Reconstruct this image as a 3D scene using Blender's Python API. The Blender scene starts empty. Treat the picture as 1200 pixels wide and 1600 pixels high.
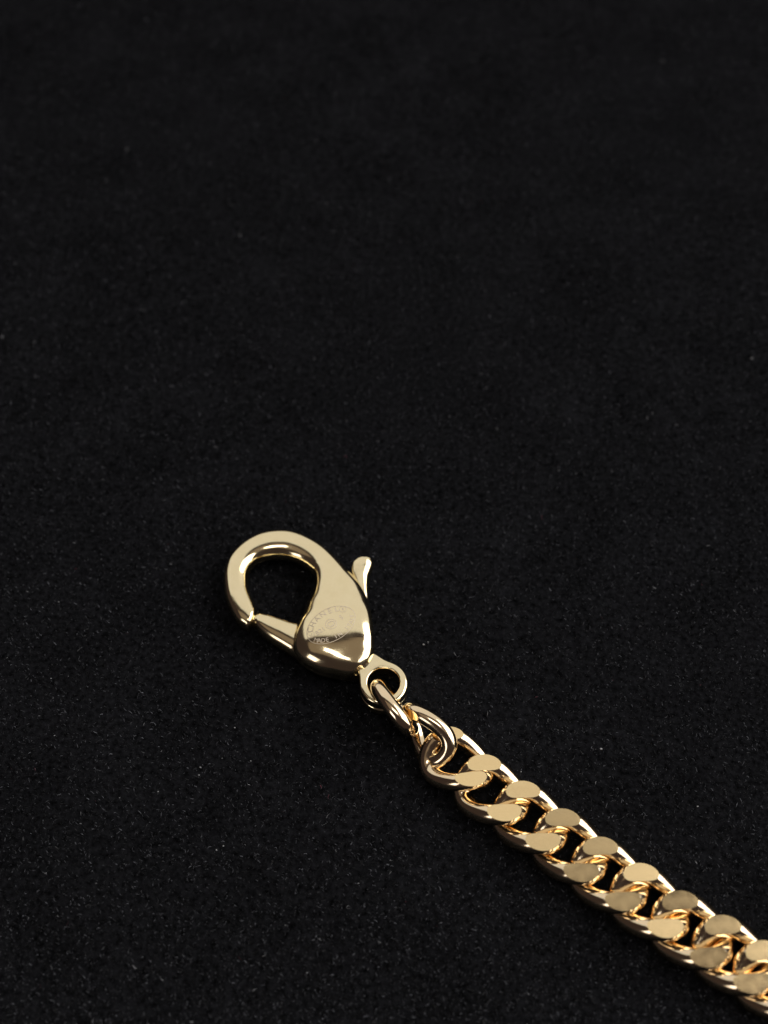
import bpy, bmesh, math, random
import numpy as np
from mathutils import Vector, Matrix, Quaternion
from mathutils.bvhtree import BVHTree

random.seed(7); rng = np.random.default_rng(7)
MM = 0.001                                   # everything below is measured in millimetres
scene = bpy.context.scene
col = scene.collection

# ------------------------------------------------------------------ camera
CAM_H = 85.5                                 # mm above the cloth
PITCH = math.radians(56.0)                   # optical axis below the horizontal
FPX = 600 / math.tan(math.radians(17.5))     # focal length in pixels of a 1200 px wide frame
CAM = Vector((0, -CAM_H / math.tan(PITCH), CAM_H))
FWD = Vector((0, math.cos(PITCH), -math.sin(PITCH)))
UP = Vector((0, math.sin(PITCH), math.cos(PITCH)))
RIGHT = Vector((1, 0, 0))

cd = bpy.data.cameras.new('camera'); cam = bpy.data.objects.new('camera', cd); col.objects.link(cam)
cam.location = CAM * MM
cam.rotation_euler = (math.pi / 2 - PITCH, 0, 0)
cd.sensor_fit = 'HORIZONTAL'; cd.sensor_width = 36
cd.lens = 36 / (2 * math.tan(math.radians(17.5)))
cd.clip_start = 0.002; cd.clip_end = 10
cd.dof.use_dof = True
cd.dof.focus_distance = 91 * MM
cd.dof.aperture_fstop = cd.lens / 1.5         # about a 1.5 mm pupil, as a phone has
scene.camera = cam

def ground(px, py, z=0.0):
    """point at height z (mm) that lies under pixel (px, py) of the 1200x1600 photograph"""
    d = FWD + RIGHT * ((px - 600) / FPX) + UP * ((800 - py) / FPX)
    t = (z - CAM.z) / d.z
    return CAM + d * t

# ------------------------------------------------------------------ world and lamps
w = bpy.data.worlds.new('World'); scene.world = w; w.use_nodes = True
bgn = w.node_tree.nodes['Background']
bgn.inputs['Color'].default_value = (0.66, 0.48, 0.46, 1); bgn.inputs['Strength'].default_value = 0.055

def area(name, direction, dist, sx, sy, radiance, colr=(1, 1, 1), target=(0.01, -0.01, 0)):
    ld = bpy.data.lights.new(name, 'AREA'); ld.shape = 'RECTANGLE'
    ld.size = sx; ld.size_y = sy; ld.color = colr
    ld.energy = radiance * math.pi * sx * sy
    o = bpy.data.objects.new(name, ld); col.objects.link(o)
    d = Vector(direction).normalized()
    o.location = Vector(target) + d * dist
    o.rotation_euler = d.to_track_quat('Z', 'Y').to_euler()
    return o
def az_el(az, el):                           # azimuth from +Y (away from the camera) towards +X
    a, e = math.radians(az), math.radians(el)
    return (math.sin(a) * math.cos(e), math.cos(a) * math.cos(e), math.sin(e))
area('wall_light', az_el(4, 42), 0.9, 2.4, 1.12, 0.71, (1.0, 0.97, 0.92))
area('window_light', az_el(84, 37), 1.0, 1.0, 0.9, 3.8, (1.0, 0.97, 0.95))
area('ceiling_light', az_el(180, 80), 1.3, 2.4, 0.75, 0.18, (1.0, 0.80, 0.60))
area('ceiling_lamp', az_el(195, 77), 1.1, 0.46, 0.15, 6.0, (1.0, 0.98, 0.95))
area('side_window', az_el(228, 22), 1.0, 0.30, 0.35, 2.5, (1.0, 0.94, 0.92))

scene.view_settings.view_transform = 'Standard'
scene.view_settings.look = 'None'
scene.view_settings.exposure = 0.0
scene.view_settings.gamma = 1.0
scene.render.engine = 'CYCLES'
scene.cycles.max_bounces = 12; scene.cycles.glossy_bounces = 8

# ------------------------------------------------------------------ materials
def mat(name):
    m = bpy.data.materials.new(name); m.use_nodes = True
    return m, m.node_tree.nodes, m.node_tree.links, m.node_tree.nodes['Principled BSDF']
def gold(name, base, rough, bump, scale, bump_dist=0.00002):
    m, n, l, b = mat(name)
    b.inputs['Metallic'].default_value = 1.0
    b.inputs['Roughness'].default_value = rough
    tc = n.new('ShaderNodeTexCoord')
    n1 = n.new('ShaderNodeTexNoise'); n1.inputs['Scale'].default_value = scale; n1.inputs['Detail'].default_value = 3
    l.new(tc.outputs['Object'], n1.inputs['Vector'])
    bp = n.new('ShaderNodeBump'); bp.inputs['Strength'].default_value = bump; bp.inputs['Distance'].default_value = bump_dist
    l.new(n1.outputs['Fac'], bp.inputs['Height']); l.new(bp.outputs['Normal'], b.inputs['Normal'])
    n2 = n.new('ShaderNodeTexNoise'); n2.inputs['Scale'].default_value = 900; n2.inputs['Detail'].default_value = 4
    l.new(tc.outputs['Object'], n2.inputs['Vector'])
    mx = n.new('ShaderNodeMix'); mx.data_type = 'RGBA'
    mx.inputs[6].default_value = (*base, 1); mx.inputs[7].default_value = (base[0] * .93, base[1] * .9, base[2] * .84, 1)
    l.new(n2.outputs['Fac'], mx.inputs[0]); l.new(mx.outputs[2], b.inputs['Base Color'])
    mp = n.new('ShaderNodeMapping'); mp.inputs['Rotation'].default_value = (0.3, 0.2, 0.7); mp.inputs['Scale'].default_value = (1, 14, 6)
    n3 = n.new('ShaderNodeTexNoise'); n3.inputs['Scale'].default_value = 900; n3.inputs['Detail'].default_value = 2
    l.new(tc.outputs['Object'], mp.inputs['Vector']); l.new(mp.outputs['Vector'], n3.inputs['Vector'])
    b2 = n.new('ShaderNodeBump'); b2.inputs['Strength'].default_value = 0.12; b2.inputs['Distance'].default_value = 0.000006
    l.new(n3.outputs['Fac'], b2.inputs['Height']); l.new(bp.outputs['Normal'], b2.inputs['Normal']); l.new(b2.outputs['Normal'], b.inputs['Normal'])
    mr = n.new('ShaderNodeMapRange'); mr.inputs['To Min'].default_value = rough * .45; mr.inputs['To Max'].default_value = rough * 1.9
    l.new(n2.outputs['Fac'], mr.inputs['Value']); l.new(mr.outputs['Result'], b.inputs['Roughness'])
    return m
M_CLASP = gold('clasp_gold', (0.92, 0.80, 0.53), 0.11, 0.35, 700)
M_LINK = gold('link_gold', (0.94, 0.77, 0.53), 0.11, 0.25, 900)
M_FACET = gold('cut_facet_gold', (0.95, 0.73, 0.40), 0.19, 0.10, 4000, 0.000008)
m, n, l, b = mat('etched_gold')
b.inputs['Metallic'].default_value = 1.0; b.inputs['Roughness'].default_value = 0.6
b.inputs['Base Color'].default_value = (0.74, 0.64, 0.50, 1)
M_ETCH = m

m, n, l, b = mat('black_velvet')
b.inputs['Roughness'].default_value = 1.0; b.inputs['Specular IOR Level'].default_value = 0.0
tc = n.new('ShaderNodeTexCoord')
n1 = n.new('ShaderNodeTexNoise'); n1.inputs['Scale'].default_value = 2600; n1.inputs['Detail'].default_value = 4
n2 = n.new('ShaderNodeTexNoise'); n2.inputs['Scale'].default_value = 130; n2.inputs['Detail'].default_value = 5
for q in (n1, n2): l.new(tc.outputs['Object'], q.inputs['Vector'])
ad = n.new('ShaderNodeMath'); ad.operation = 'MULTIPLY'
mr = n.new('ShaderNodeMapRange'); mr.inputs['To Min'].default_value = 0.33; mr.inputs['To Max'].default_value = 0.65
l.new(n2.outputs['Fac'], mr.inputs['Value'])
l.new(n1.outputs['Fac'], ad.inputs[0]); l.new(mr.outputs['Result'], ad.inputs[1])
cr = n.new('ShaderNodeValToRGB'); e = cr.color_ramp.elements
e[0].position = 0.12; e[0].color = (0.0012, 0.0012, 0.0013, 1); e[1].position = 0.45; e[1].color = (0.0146, 0.0150, 0.0174, 1)
l.new(ad.outputs[0], cr.inputs['Fac']); l.new(cr.outputs['Color'], b.inputs['Base Color'])
bp = n.new('ShaderNodeBump'); bp.inputs['Strength'].default_value = 0.8; bp.inputs['Distance'].default_value = 0.0002
l.new(n1.outputs['Fac'], bp.inputs['Height']); l.new(bp.outputs['Normal'], b.inputs['Normal'])
M_CLOTH = m

def attr_mat(name):
    m, n, l, b = mat(name)
    a = n.new('ShaderNodeAttribute'); a.attribute_name = 'tint'
    l.new(a.outputs['Color'], b.inputs['Base Color'])
    b.inputs['Roughness'].default_value = 0.7; b.inputs['Specular IOR Level'].default_value = 0.15
    return m
M_PILE = attr_mat('velvet_fibre')
M_LINT = attr_mat('lint_fibre')

# ------------------------------------------------------------------ mesh helpers (input in mm)
def link_obj(name, me, parent=None):
    o = bpy.data.objects.new(name, me); col.objects.link(o)
    if parent is not None: o.parent = parent
    return o
def mesh_from(name, verts, faces, mats, smooth=True, recalc=True):
    me = bpy.data.meshes.new(name)
    me.from_pydata([tuple(c * MM for c in v) for v in verts], [], faces)
    if recalc:
        bm = bmesh.new(); bm.from_mesh(me); bmesh.ops.recalc_face_normals(bm, faces=bm.faces); bm.to_mesh(me); bm.free()
    for mt in (mats if isinstance(mats, (list, tuple)) else [mats]): me.materials.append(mt)
    me.polygons.foreach_set('use_smooth', [smooth] * len(me.polygons)); me.update()
    return me
def catmull(rows, per):
    """rows: list of equal-length tuples, resampled with Catmull-Rom"""
    R = np.array(rows, float); out = []
    P = np.vstack([2 * R[0] - R[1], R, 2 * R[-1] - R[-2]])
    for i in range(1, len(P) - 2):
        p0, p1, p2, p3 = P[i - 1:i + 3]
        for k in range(per):
            t = k / per
            out.append(0.5 * ((2 * p1) + (p2 - p0) * t + (2 * p0 - 5 * p1 + 4 * p2 - p3) * t * t + (3 * p1 - p0 - 3 * p2 + p3) * t ** 3))
    out.append(R[-1]); return np.array(out)

def slab(name, rows, material, per=10, nseg=44, zplane=1.3, cap=0.35, grow=(0, 0)):
    """a cast metal bar: rows = (edge A px, edge A py, edge B px, edge B py, z low, z mid, z top,
    crest skew, squareness, groove). The edges are traced at height zplane; the section is rounded."""
    S = catmull(rows, per); verts = []; faces = []
    n = len(S)
    for ri, r in enumerate(S):
        a = ground(r[0], r[1], zplane); bb = ground(r[2], r[3], zplane)
        zl, zm, zt, g, k, gr = r[4:10]
        w_ = (a - bb).normalized(); a = a + w_ * grow[0] * max(0.0, min(1.0, (0.97 - ri / n) / 0.15)); bb = bb - w_ * grow[1]
        for j in range(nseg):
            th = 2 * math.pi * j / nseg
            c, s = math.cos(th), math.sin(th)
            k_ = k if c > 0 else 2.2                     # the outer flank is squarer than the inner one
            cc = math.copysign(abs(c) ** (2 / k_), c); ss = math.copysign(abs(s) ** (2 / k_), s)
            f = (1 - cc) / 2
            if s >= 0: f = f ** g
            p = a.lerp(bb, f)
            z = zm + (zt - zm) * ss if s >= 0 else zm + (zm - zl) * ss
            if gr > 0:                                   # groove where the two cheeks of the body meet
                d = abs(s); amt = gr * max(0, 1 - d / 0.22)
                p = p.lerp(a.lerp(bb, .5), amt)
            verts.append((p.x, p.y, z))
    for i in range(n - 1):
        for j in range(nseg):
            k2 = (j + 1) % nseg
            faces.append((i * nseg + j, i * nseg + k2, (i + 1) * nseg + k2, (i + 1) * nseg + j))
    # rounded ends: two shrinking rings and a fan
    for end, nb in ((0, 1), (n - 1, n - 2)):
        ring = [Vector(verts[end * nseg + j]) for j in range(nseg)]
        ctr = sum(ring, Vector()) / nseg
        out = ctr - sum((Vector(verts[nb * nseg + j]) for j in range(nseg)), Vector()) / nseg
        out = out.normalized() * cap if out.length > 1e-6 else Vector()
        prev = [end * nseg + j for j in range(nseg)]
        for sc_, ou in ((0.93, .35), (0.75, .72), (0.4, .95)):
            cur = []
            for j in range(nseg):
                verts.append(tuple(ctr + (ring[j] - ctr) * sc_ + out * ou)); cur.append(len(verts) - 1)
            for j in range(nseg):
                k2 = (j + 1) % nseg; faces.append((prev[j], prev[k2], cur[k2], cur[j]))
            prev = cur
        verts.append(tuple(ctr + out)); ci = len(verts) - 1
        for j in range(nseg): faces.append((prev[j], prev[(j + 1) % nseg], ci))
    return mesh_from(name, verts, faces, material)

# ------------------------------------------------------------------ the cloth
def make_cloth():
    nx, ny = 160, 200; xs = np.linspace(-120, 120, nx); ys = np.linspace(-90, 240, ny)
    verts = [(x, y, 0.10 * math.sin(x * .11 + 1.3) * math.sin(y * .09) - 0.12 + 0.03 * math.sin(x * .7 + y * .43)) for y in ys for x in xs]
    faces = [(j * nx + i, j * nx + i + 1, (j + 1) * nx + i + 1, (j + 1) * nx + i) for j in range(ny - 1) for i in range(nx - 1)]
    o = link_obj('velvet_cloth', mesh_from('velvet_cloth', verts, faces, M_CLOTH, recalc=False))
    o['kind'] = 'structure'; o['label'] = 'black velvet cloth spread flat under the chain'
    return o
make_cloth()
def surf(x, y): return 0.10 * np.sin(x * .11 + 1.3) * np.sin(y * .09) - 0.12 + 0.03 * np.sin(x * .7 + y * .43)

def fibres(name, N, length, width, tints, material, lean, xr=(-58, 58), yr=(-48, 98), lift=0.0, weight_near=False):
    """N bent ribbons, two segments each (3 triangles)"""
    u = rng.random(N); 
    if weight_near: u = u ** 1.5
    y = yr[0] + (yr[1] - yr[0]) * u
    half = 30 + (y + 48) * 0.21                          # the strip of cloth widens away from the camera
    x = (rng.random(N) * 2 - 1) * half
    z = surf(x, y) + lift
    L = length[0] + (length[1] - length[0]) * rng.random(N) ** 2
    az = rng.random(N) * 2 * np.pi
    el = lean[0] + (lean[1] - lean[0]) * rng.random(N)
    d1 = np.stack([np.cos(az) * np.cos(el), np.sin(az) * np.cos(el), np.sin(el)], 1)
    az2 = az + rng.normal(0, .7, N); el2 = el * rng.random(N)
    d2 = np.stack([np.cos(az2) * np.cos(el2), np.sin(az2) * np.cos(el2), np.sin(el2)], 1)
    p0 = np.stack([x, y, z], 1); p1 = p0 + d1 * (L * .5)[:, None]; p2 = p1 + d2 * (L * .5)[:, None]
    side = np.stack([-np.sin(az), np.cos(az), np.zeros(N)], 1) * (width[0] + (width[1] - width[0]) * rng.random(N))[:, None] / 2
    V = np.stack([p0 - side, p0 + side, p1 - side, p1 + side, p2], 1).reshape(-1, 3) * MM
    base = (np.arange(N) * 5)[:, None]
    F = (base[:, None, :] + np.array([[0, 1, 3], [0, 3, 2], [2, 3, 4]])[None]).reshape(-1)
    me = bpy.data.meshes.new(name)
    me.vertices.add(len(V)); me.vertices.foreach_set('co', V.ravel().astype(np.float32))
    nt = len(F) // 3
    me.loops.add(len(F)); me.loops.foreach_set('vertex_index', F.astype(np.int32))
    me.polygons.add(nt); me.polygons.foreach_set('loop_start', np.arange(0, len(F), 3, dtype=np.int32))
    me.update(calc_edges=True); me.validate()
    T = tints(N)
    ca = me.color_attributes.new('tint', 'FLOAT_COLOR', 'POINT')
    ca.data.foreach_set('color', np.repeat(np.concatenate([T, np.ones((N, 1))], 1), 5, axis=0).ravel().astype(np.float32))
    me.materials.append(material)
    o = link_obj(name, me); o['kind'] = 'stuff'
    return o
def pile_tint(N):
    v = 0.004 + 0.13 * rng.random(N) ** 9
    return np.stack([v * .97, v * .99, v * 1.12], 1)
def lint_tint(N):
    v = 0.025 + 0.30 * rng.random(N) ** 5
    t = np.stack([v, v, v * 1.05], 1)
    red = rng.random(N) < 0.05; t[red] = t[red] * np.array([1.0, .3, .4]) * .5
    return t
o = fibres('velvet_pile', 330000, (0.12, 0.4), (0.02, 0.04), pile_tint, M_PILE, (0.5, 1.5), weight_near=True)
o['label'] = 'short black velvet pile covering the cloth'
o = fibres('lint', 2600, (0.04, 0.45), (0.016, 0.036), lint_tint, M_LINT, (0.0, 0.5), lift=0.22, weight_near=True)
o['label'] = 'pale lint and dust specks caught in the velvet'

def specks():
    spots = [(313, 1199, .10), (367, 1137, .06), (347, 1185, .05), (392, 1189, .05), (247, 1237, .06), (311, 1211, .06), (446, 1446, .07),
             (338, 1328, .06), (349, 1322, .06), (939, 1170, .11), (872, 1141, .06), (814, 1206, .05), (662, 1007, .08), (669, 1003, .06),
             (1035, 95, .16), (1175, 560, .12), (752, 584, .07), (873, 735, .06), (375, 368, .12), (198, 233, .12), (900, 740, .06), (702, 651, .06),
             (300, 716, .05), (1090, 1260, .06), (150, 1380, .05), (560, 1380, .05), (480, 1520, .05), (80, 1060, .05)]
    bm = bmesh.new(); lay = bm.verts.layers.float_color.new('tint')
    for x, y, r in spots:
        c = ground(x, y, .15)
        g = bmesh.ops.create_icosphere(bm, subdivisions=1, radius=1.0)
        v0 = (.10 + .25 * random.random()) * (1 if y > 900 else .45)
        for v in g['verts']:
            k = .6 + .6 * random.random()
            v.co = Vector(((c.x + v.co.x * r * k * 1.2), (c.y + v.co.y * r * k * .9), .16 + v.co.z * r * k * .7)) * MM
            v[lay] = (v0, v0, v0 * 1.03, 1)
    me = bpy.data.meshes.new('dust'); bm.to_mesh(me); bm.free(); me.materials.append(M_LINT)
    o = link_obj('dust', me); o['kind'] = 'stuff'; o['label'] = 'pale dust specks scattered on the velvet'
specks()

# ------------------------------------------------------------------ the chain (one thing) and its clasp
chain = bpy.data.objects.new('gold_chain', None); col.objects.link(chain)
chain.empty_display_size = 0.005
chain['label'] = 'pale gold curb chain ending in an engraved lobster clasp, lying on black velvet'
chain['category'] = 'chain'

def Z(x, y): return (320 + x / 3.3333, 800 + y / 3.3333)
def row(o, i, zl, zm, zt, g=1.0, k=2.6, gr=0.0):
    return (*Z(*o), *Z(*i), zl, zm, zt, g, k, gr)
BODY = [
    row((222, 600), (262, 522), .35, 1.25, 2.10),
    row((170, 560), (243, 475), .30, 1.25, 2.20),
    row((125, 470), (218, 420), .30, 1.25, 2.25),
    row((110, 390), (211, 370), .30, 1.25, 2.25),
    row((112, 320), (213, 325), .30, 1.25, 2.25),
    row((140, 245), (233, 283), .30, 1.25, 2.25),
    row((200, 180), (272, 250), .30, 1.25, 2.25),
    row((280, 132), (325, 232), .30, 1.25, 2.25),
    row((365, 113), (380, 226), .30, 1.25, 2.25),
    row((450, 116), (435, 231), .30, 1.25, 2.25),
    row((530, 145), (495, 252), .30, 1.25, 2.27),
    row((605, 190), (545, 287), .28, 1.25, 2.32),
    row((665, 243), (578, 330), .25, 1.25, 2.42),
    row((735, 315), (583, 385), .20, 1.30, 2.60, 1.0, 2.5),
    row((790, 380), (568, 440), .12, 1.35, 2.80, 1.0, 2.8),
    row((825, 445), (543, 495), .05, 1.40, 3.00, 1.00, 2.9, .03),
    row((845, 500), (525, 545), .00, 1.45, 3.16, 1.00, 3.2, .04),
    row((857, 555), (492, 605), .00, 1.45, 3.27, 1.00, 4.2, .06),
    row((865, 610), (470, 675), .00, 1.45, 3.32, 1.00, 4.6, .06),
    row((870, 662), (478, 742), .00, 1.45, 3.28, 1.00, 4.8, .06),
    row((874, 700), (525, 796), .00, 1.45, 3.15, 1.00, 4.8, .06),
    row((878, 728), (605, 836), .02, 1.42, 2.95, 1.00, 4.4, .05),
    row((880, 748), (695, 853), .06, 1.38, 2.78, 1.00, 4.0, .04),
    row((879, 770), (762, 860), .12, 1.30, 2.55, 1.00, 3.5, .02),
    row((872, 795), (808, 852), .25, 1.20, 2.2, 1.00, 2.8, .00),
]
clasp = link_obj('lobster_clasp', slab('lobster_clasp', BODY, M_CLASP, per=10, nseg=56, grow=(.17, .24)), chain)
clasp['label'] = 'lobster clasp with open hook loop and engraved oval stamp'
GATE = [
    row((268, 552), (262, 592), .55, 1.20, 1.95),
    row((288, 541), (288, 624), .45, 1.20, 2.08),
    row((335, 547), (337, 664), .40, 1.20, 2.15),
    row((400, 567), (400, 703), .35, 1.20, 2.20),
    row((450, 583), (450, 734), .35, 1.20, 2.22),
    row((500, 594), (488, 758), .35, 1.20, 2.25),
    row((560, 610), (550, 765), .35, 1.20, 2.25),
]
gate = link_obj('gate', slab('gate', GATE, M_CLASP, per=8, nseg=40, grow=(.10, .15)), clasp)
def Z7(x, y): return (500 + x / 10, 850 + y / 10)
def lrow(a, b_, zl, zt, k=4.0): return (*Z7(*a), *Z7(*b_), zl, (zl + zt) / 2, zt, 1.0, k, 0.0)
LEVER = [
    lrow((600, 1080), (748, 1080), .6, 1.7),
    lrow((640, 960), (750, 965), .6, 1.75),
    lrow((645, 880), (748, 880), .6, 1.8),
    lrow((630, 770), (742, 760), .6, 1.85),
    lrow((578, 640), (745, 640), .6, 1.9),
    lrow((523, 510), (757, 520), .6, 1.95),
    lrow((512, 430), (790, 430), .65, 2.0),
    lrow((525, 350), (815, 350), .7, 2.05),
    lrow((565, 295), (805, 300), .75, 2.05),
    lrow((585, 266), (800, 274), .85, 2.0),
]
lever = link_obj('lever', slab('lever', LEVER, M_CLASP, per=8, nseg=40, cap=.07, grow=(.12, .10)), clasp)

def make_eyelet():
    ztop, zbot = 2.1, 0.1
    c = ground(599.5, 1066, ztop); e1 = ground(624.8, 1066, ztop); Rh = (e1 - c).length
    Ro = (ground(637.5, 1066, ztop) - c).length
    bd = ground(560, 1015, ztop) - c; phi0 = math.atan2(bd.y, bd.x)
    na = 96; bev = .22; verts = []; faces = []
    for i in range(na):
        ph = 2 * math.pi * i / na
        d = (ph - phi0 + math.pi) % (2 * math.pi) - math.pi
        ro = Ro + Ro * .75 * math.exp(-(d / math.radians(25)) ** 2)
        prof = []
        for (rr, zz, sgn, szn) in ((Rh, ztop, 1, 1), (ro, ztop, -1, 1), (ro, zbot, -1, -1), (Rh, zbot, 1, -1)):
            seq = []
            for q in range(5):
                t = math.pi / 2 * q / 4
                bx = bev * (.55 if sgn == 1 else 1.1)
                seq.append((rr + sgn * bx * (1 - math.cos(t)), zz - szn * bx * (1 - math.sin(t))))
            if (sgn, szn) in ((-1, 1), (1, -1)): seq = seq[::-1]
            prof += seq
            if (sgn, szn) == (-1, 1):                    # groove between the two cheeks of the eye
                zm = (ztop + zbot) / 2
                prof += [(ro, zm + .2), (ro - .05, zm + .12), (ro - .16, zm + .05), (ro - .16, zm - .05), (ro - .05, zm - .12), (ro, zm - .2)]
        for r_, z_ in prof: verts.append((c.x + math.cos(ph) * r_, c.y + math.sin(ph) * r_, z_))
    m_ = 26
    for i in range(na):
        for j in range(m_):
            a = i * m_ + j; b_ = i * m_ + (j + 1) % m_; c2 = ((i + 1) % na) * m_ + (j + 1) % m_; d2 = ((i + 1) % na) * m_ + j
            faces.append((a, b_, c2, d2))
    return mesh_from('eyelet', verts, faces, M_CLASP)
eyelet = link_obj('eyelet', make_eyelet(), clasp)

# ---- engraved stamp: thin raised-burr lettering wrapped on the clasp body
def text_mesh(s, size):
    cu = bpy.data.curves.new('t', 'FONT'); cu.body = s; cu.size = size; cu.align_x = 'CENTER'; cu.align_y = 'CENTER'
    cu.resolution_u = 3
    ob = bpy.data.objects.new('t', cu); col.objects.link(ob)
    dg = bpy.context.evaluated_depsgraph_get(); dg.update()
    me = ob.evaluated_get(dg).to_mesh()
    V = [v.co.copy() for v in me.vertices]; F = [tuple(p.vertices) for p in me.polygons]
    ob.evaluated_get(dg).to_mesh_clear(); bpy.data.objects.remove(ob); bpy.data.curves.remove(cu)
    return V, F
def make_stamp():
    bm = bmesh.new(); bm.from_mesh(clasp.data); bvh = BVHTree.FromBMesh(bm); bm.free()
    zt = 2.9
    ctr = ground(517.5, 979, zt)
    a_end = ground(553, 957.5, zt); b_end = ground(532, 1001.0, zt)   # ends of the long and short half axes
    A = a_end - ctr; ux = A.normalized(); B = (ctr - b_end); uy = (B - ux * B.dot(ux)).normalized()
    ra = A.length * 1.0; rb = abs(B.dot(uy)) * 1.0
    verts, faces = [], []
    def put(V, F):
        base = len(verts)
        for (x, y) in V:
            p = ctr + ux * x + uy * y
            hit = bvh.ray_cast(Vector((p.x, p.y, 10)) * MM, Vector((0, 0, -1)))
            z = (hit[0].z / MM if hit[0] else 2.0) + 0.012
            verts.append((p.x, p.y, z))
        for f in F: faces.append(tuple(base + i for i in f))
    def ring(x0, y0, ax, ay, wd, t0=0, t1=2 * math.pi, n=72):
        V = []; F = []
        for i in range(n + 1):
            t = t0 + (t1 - t0) * i / n
            V += [(x0 + (ax - wd / 2) * math.cos(t), y0 + (ay - wd / 2) * math.sin(t)), (x0 + (ax + wd / 2) * math.cos(t), y0 + (ay + wd / 2) * math.sin(t))]
            if i < n: F.append((2 * i, 2 * i + 1, 2 * i + 3, 2 * i + 2))
        put(V, F)
    def txt(s, x0, y0, ang, size):
        V, F = text_mesh(s, size); c_, s_ = math.cos(ang), math.sin(ang)
        put([(x0 + v.x * c_ - v.y * s_, y0 + v.x * s_ + v.y * c_) for v in V], F)
    ring(0, 0, ra * .97, rb * .97, .035)
    sz = rb * .46
    def arc(chars, t0, t1, inset, size, top=True):
        n = len(chars)
        for i, ch in enumerate(chars):
            if ch == ' ': continue
            t = t0 + (t1 - t0) * i / (n - 1)
            x, y = (ra - inset) * math.cos(t), (rb - inset) * math.sin(t)
            tx, ty = -(ra - inset) * math.sin(t), (rb - inset) * math.cos(t)
            ang = math.atan2(ty, tx) + (math.pi if top else 0)
            if ch in '\u00a9\u00ae':
                rr = size * .42; ring(x, y, rr, rr, .035, n=24); txt('C' if ch == '\u00a9' else 'R', x, y, ang, size * .55)
            else: txt(ch, x, y, ang, size)
    D = math.radians
    arc('\u00a9CHANEL\u00ae', D(168), D(33), sz * .52, sz, True)
    arc('MADE IN ITALY', D(203), D(342), sz * .46, sz * .72, False)
    txt('B21', -ra * .47, -rb * .02, 0, sz * .8); txt('S', ra * .46, rb * .02, 0, sz * .85)
    cr_ = rb * .30; ring(0, 0, cr_, cr_, .04, n=32)
    q = cr_ * .5
    ring(-q * .33, 0, q, q, .055, D(45), D(315), 20); ring(q * .33, 0, q, q, .055, D(-135), D(135), 20)
    return mesh_from('engraved_stamp', verts, faces, M_ETCH, smooth=False)
stamp = link_obj('engraved_stamp', make_stamp(), clasp)
stamp['label'] = 'fine oval maker stamp with lettering etched on the clasp'

# ---- links
def tube(pts, r, nseg=20, rfun=None):
    n = len(pts); P = [Vector(p) for p in pts]; verts = []; faces = []
    T = [(P[(i + 1) % n] - P[i - 1]).normalized() for i in range(n)]
    ctr = sum(P, Vector()) / n
    nrm = T[0].cross(Vector((0, 0, 1))).normalized(); N = []
    for i in range(n):
        nrm = (nrm - T[i] * nrm.dot(T[i])).normalized(); N.append(nrm.copy())
    # close the frame
    last = (N[-1] - T[0] * N[-1].dot(T[0])).normalized()
    ang = math.atan2(last.cross(N[0]).dot(T[0]), last.dot(N[0]))
    for i in range(n):
        q = Quaternion(T[i], ang * i / n); a = q @ N[i]; b_ = T[i].cross(a)
        for j in range(nseg):
            th = 2 * math.pi * j / nseg
            verts.append(tuple(P[i] + (a * math.cos(th) + b_ * math.sin(th)) * r))
    for i in range(n):
        for j in range(nseg):
            k = (j + 1) % nseg; i2 = (i + 1) % n
            faces.append((i * nseg + j, i * nseg + k, i2 * nseg + k, i2 * nseg + j))
    return verts, faces
def resample(pts, n):
    P = np.array(list(pts) + [pts[0]]); s = np.concatenate([[0], np.cumsum(np.linalg.norm(np.diff(P, axis=0), axis=1))])
    t = np.linspace(0, s[-1], n, endpoint=False)
    return np.stack([np.interp(t, s, P[:, k]) for k in range(3)], 1)
def curb_mesh(name, L, W, H, r, cut, bexp=.95, n=96, nseg=28):
    pts = []
    for i in range(1440):
        t = 2 * math.pi * i / 1440; s = math.sin(t)
        pts.append((L * math.cos(t), W * math.copysign(abs(s) ** bexp, s), -H * math.sin(2 * t)))
    v, f = tube(resample(pts, n), r, nseg)
    bm = bmesh.new()
    bv = [bm.verts.new(tuple(c * MM for c in p)) for p in v]
    for q in f: bm.faces.new([bv[i] for i in q])
    bmesh.ops.recalc_face_normals(bm, faces=bm.faces)
    for fc in bm.faces: fc.smooth = True
    for sg in (1, -1):
        res = bmesh.ops.bisect_plane(bm, geom=bm.verts[:] + bm.edges[:] + bm.faces[:], dist=1e-9,
                                     plane_co=(0, 0, sg * cut * MM), plane_no=(0, 0, sg), clear_outer=True)
        edges = [g for g in res['geom_cut'] if isinstance(g, bmesh.types.BMEdge)]
        for e_ in edges: e_.smooth = False
        fl = bmesh.ops.holes_fill(bm, edges=edges, sides=0)
        for fc in fl['faces']: fc.material_index = 1; fc.smooth = False
    me = bpy.data.meshes.new(name); bm.to_mesh(me); bm.free()
    me.materials.append(M_LINK); me.materials.append(M_FACET)
    return me
def oval_mesh(name, L, W, r, n=72, nseg=24):
    pts = [(L * math.cos(2 * math.pi * i / 720), W * math.copysign(abs(math.sin(2 * math.pi * i / 720)) ** .85, math.sin(2 * math.pi * i / 720)), 0) for i in range(720)]
    v, f = tube(resample(pts, n), r, nseg)
    return mesh_from(name, v, f, M_LINK)

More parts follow.
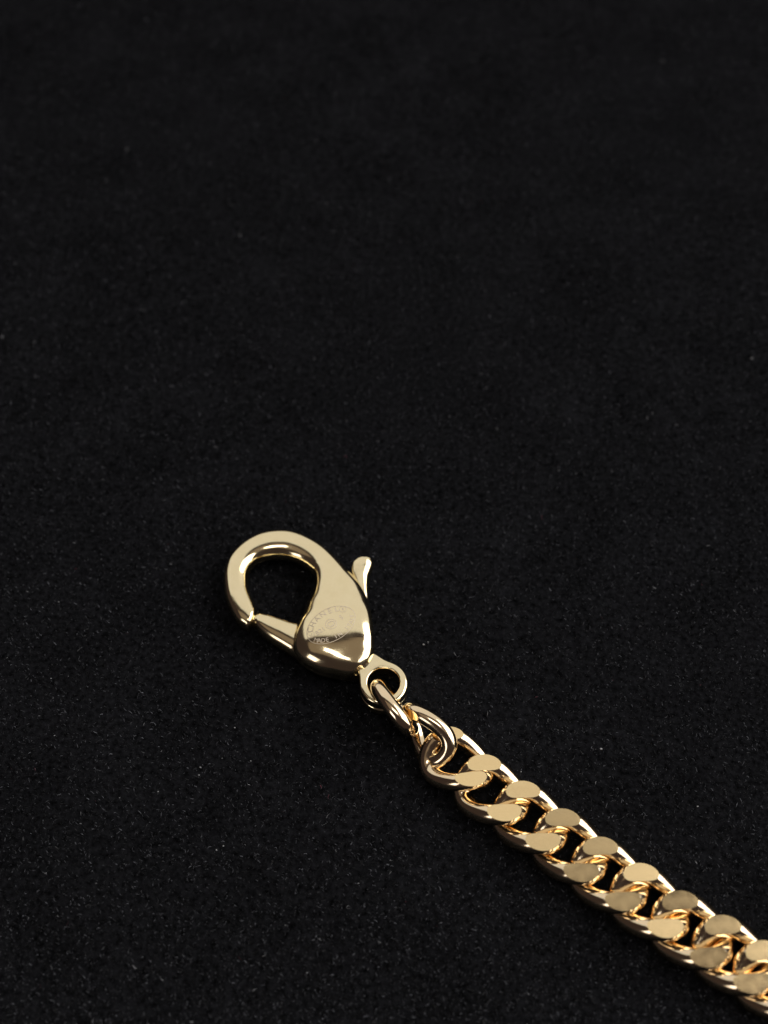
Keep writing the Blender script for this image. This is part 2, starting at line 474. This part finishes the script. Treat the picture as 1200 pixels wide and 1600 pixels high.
RW, LH = 0.74, 0.72                                       # wire radius, twist height
CUT = LH + RW * .50
ZC = CUT - 0.28
CEN = [(771.5, 1231), (832.5, 1274), (894, 1319), (956, 1364), (1020, 1407), (1085, 1450), (1152, 1490), (1218, 1531), (1284, 1572), (1350, 1613)]
ctrs = [ground(x, y, ZC + CUT) for x, y in CEN]
pitch = sum((ctrs[i + 1] - ctrs[i]).length for i in range(8)) / 8
curb = curb_mesh('link', pitch / 2 + RW * .96, 1.72, LH, RW, CUT)

def place(me, name, center, xdir, up=Vector((0, 0, 1)), roll=0, label=None):
    o = link_obj(name, me, chain)
    x = xdir.normalized(); z = (up - x * up.dot(x)).normalized(); y = z.cross(x)
    R = Matrix((x, y, z)).transposed()
    if roll: R = R @ Matrix.Rotation(math.radians(roll), 3, 'X')
    o.matrix_world = Matrix.Translation(center * MM) @ R.to_4x4()
    if label: o['label'] = label
    return o
for i, c in enumerate(ctrs):
    d = ctrs[min(i + 1, len(ctrs) - 1)] - ctrs[max(i - 1, 0)]
    up = Vector((rng.normal(0, .026), rng.normal(0, .026), 1))
    d = Matrix.Rotation(math.radians(3 + rng.normal(0, 1.2)), 3, 'Z') @ d
    place(curb, 'link', Vector((c.x, c.y, ZC)), d, up)
# the loose end: a rolled curb link, an upright link, a flat link and the link through the eyelet
def pdir(a, b_, z=1.0): return ground(*b_, z) - ground(*a, z)
view = -FWD
c1 = ground(716, 1185, 1.7)
slim = curb_mesh('link', pitch / 2 + .70, 1.74, .68, .66, .68 + .66 * .5)
place(slim, 'link', Vector((c1.x, c1.y, ZC + .08)), pdir((657, 1158), (769, 1213)), Vector((.15, -.20, 1)), roll=-14)
cb = ground(667, 1147, 1.35)
wire = curb_mesh('link', pitch / 2 + .58, 1.5, .42, .61, .42 + .61 * .78)
place(wire, 'link', Vector((cb.x, cb.y, 1.35)), pdir((630, 1098), (696, 1183)), Vector((0, 0, 1)), roll=68)
oval = oval_mesh('link', 2.02, 1.4, .62)
ad_ = pdir((590, 1063), (645, 1138))
ca_ = ground(616, 1100, 2.2)
place(oval, 'link', Vector((ca_.x, ca_.y, 1.55)), ad_, view.cross(ad_).normalized(), label='round wire link hooked through the clasp eyelet')
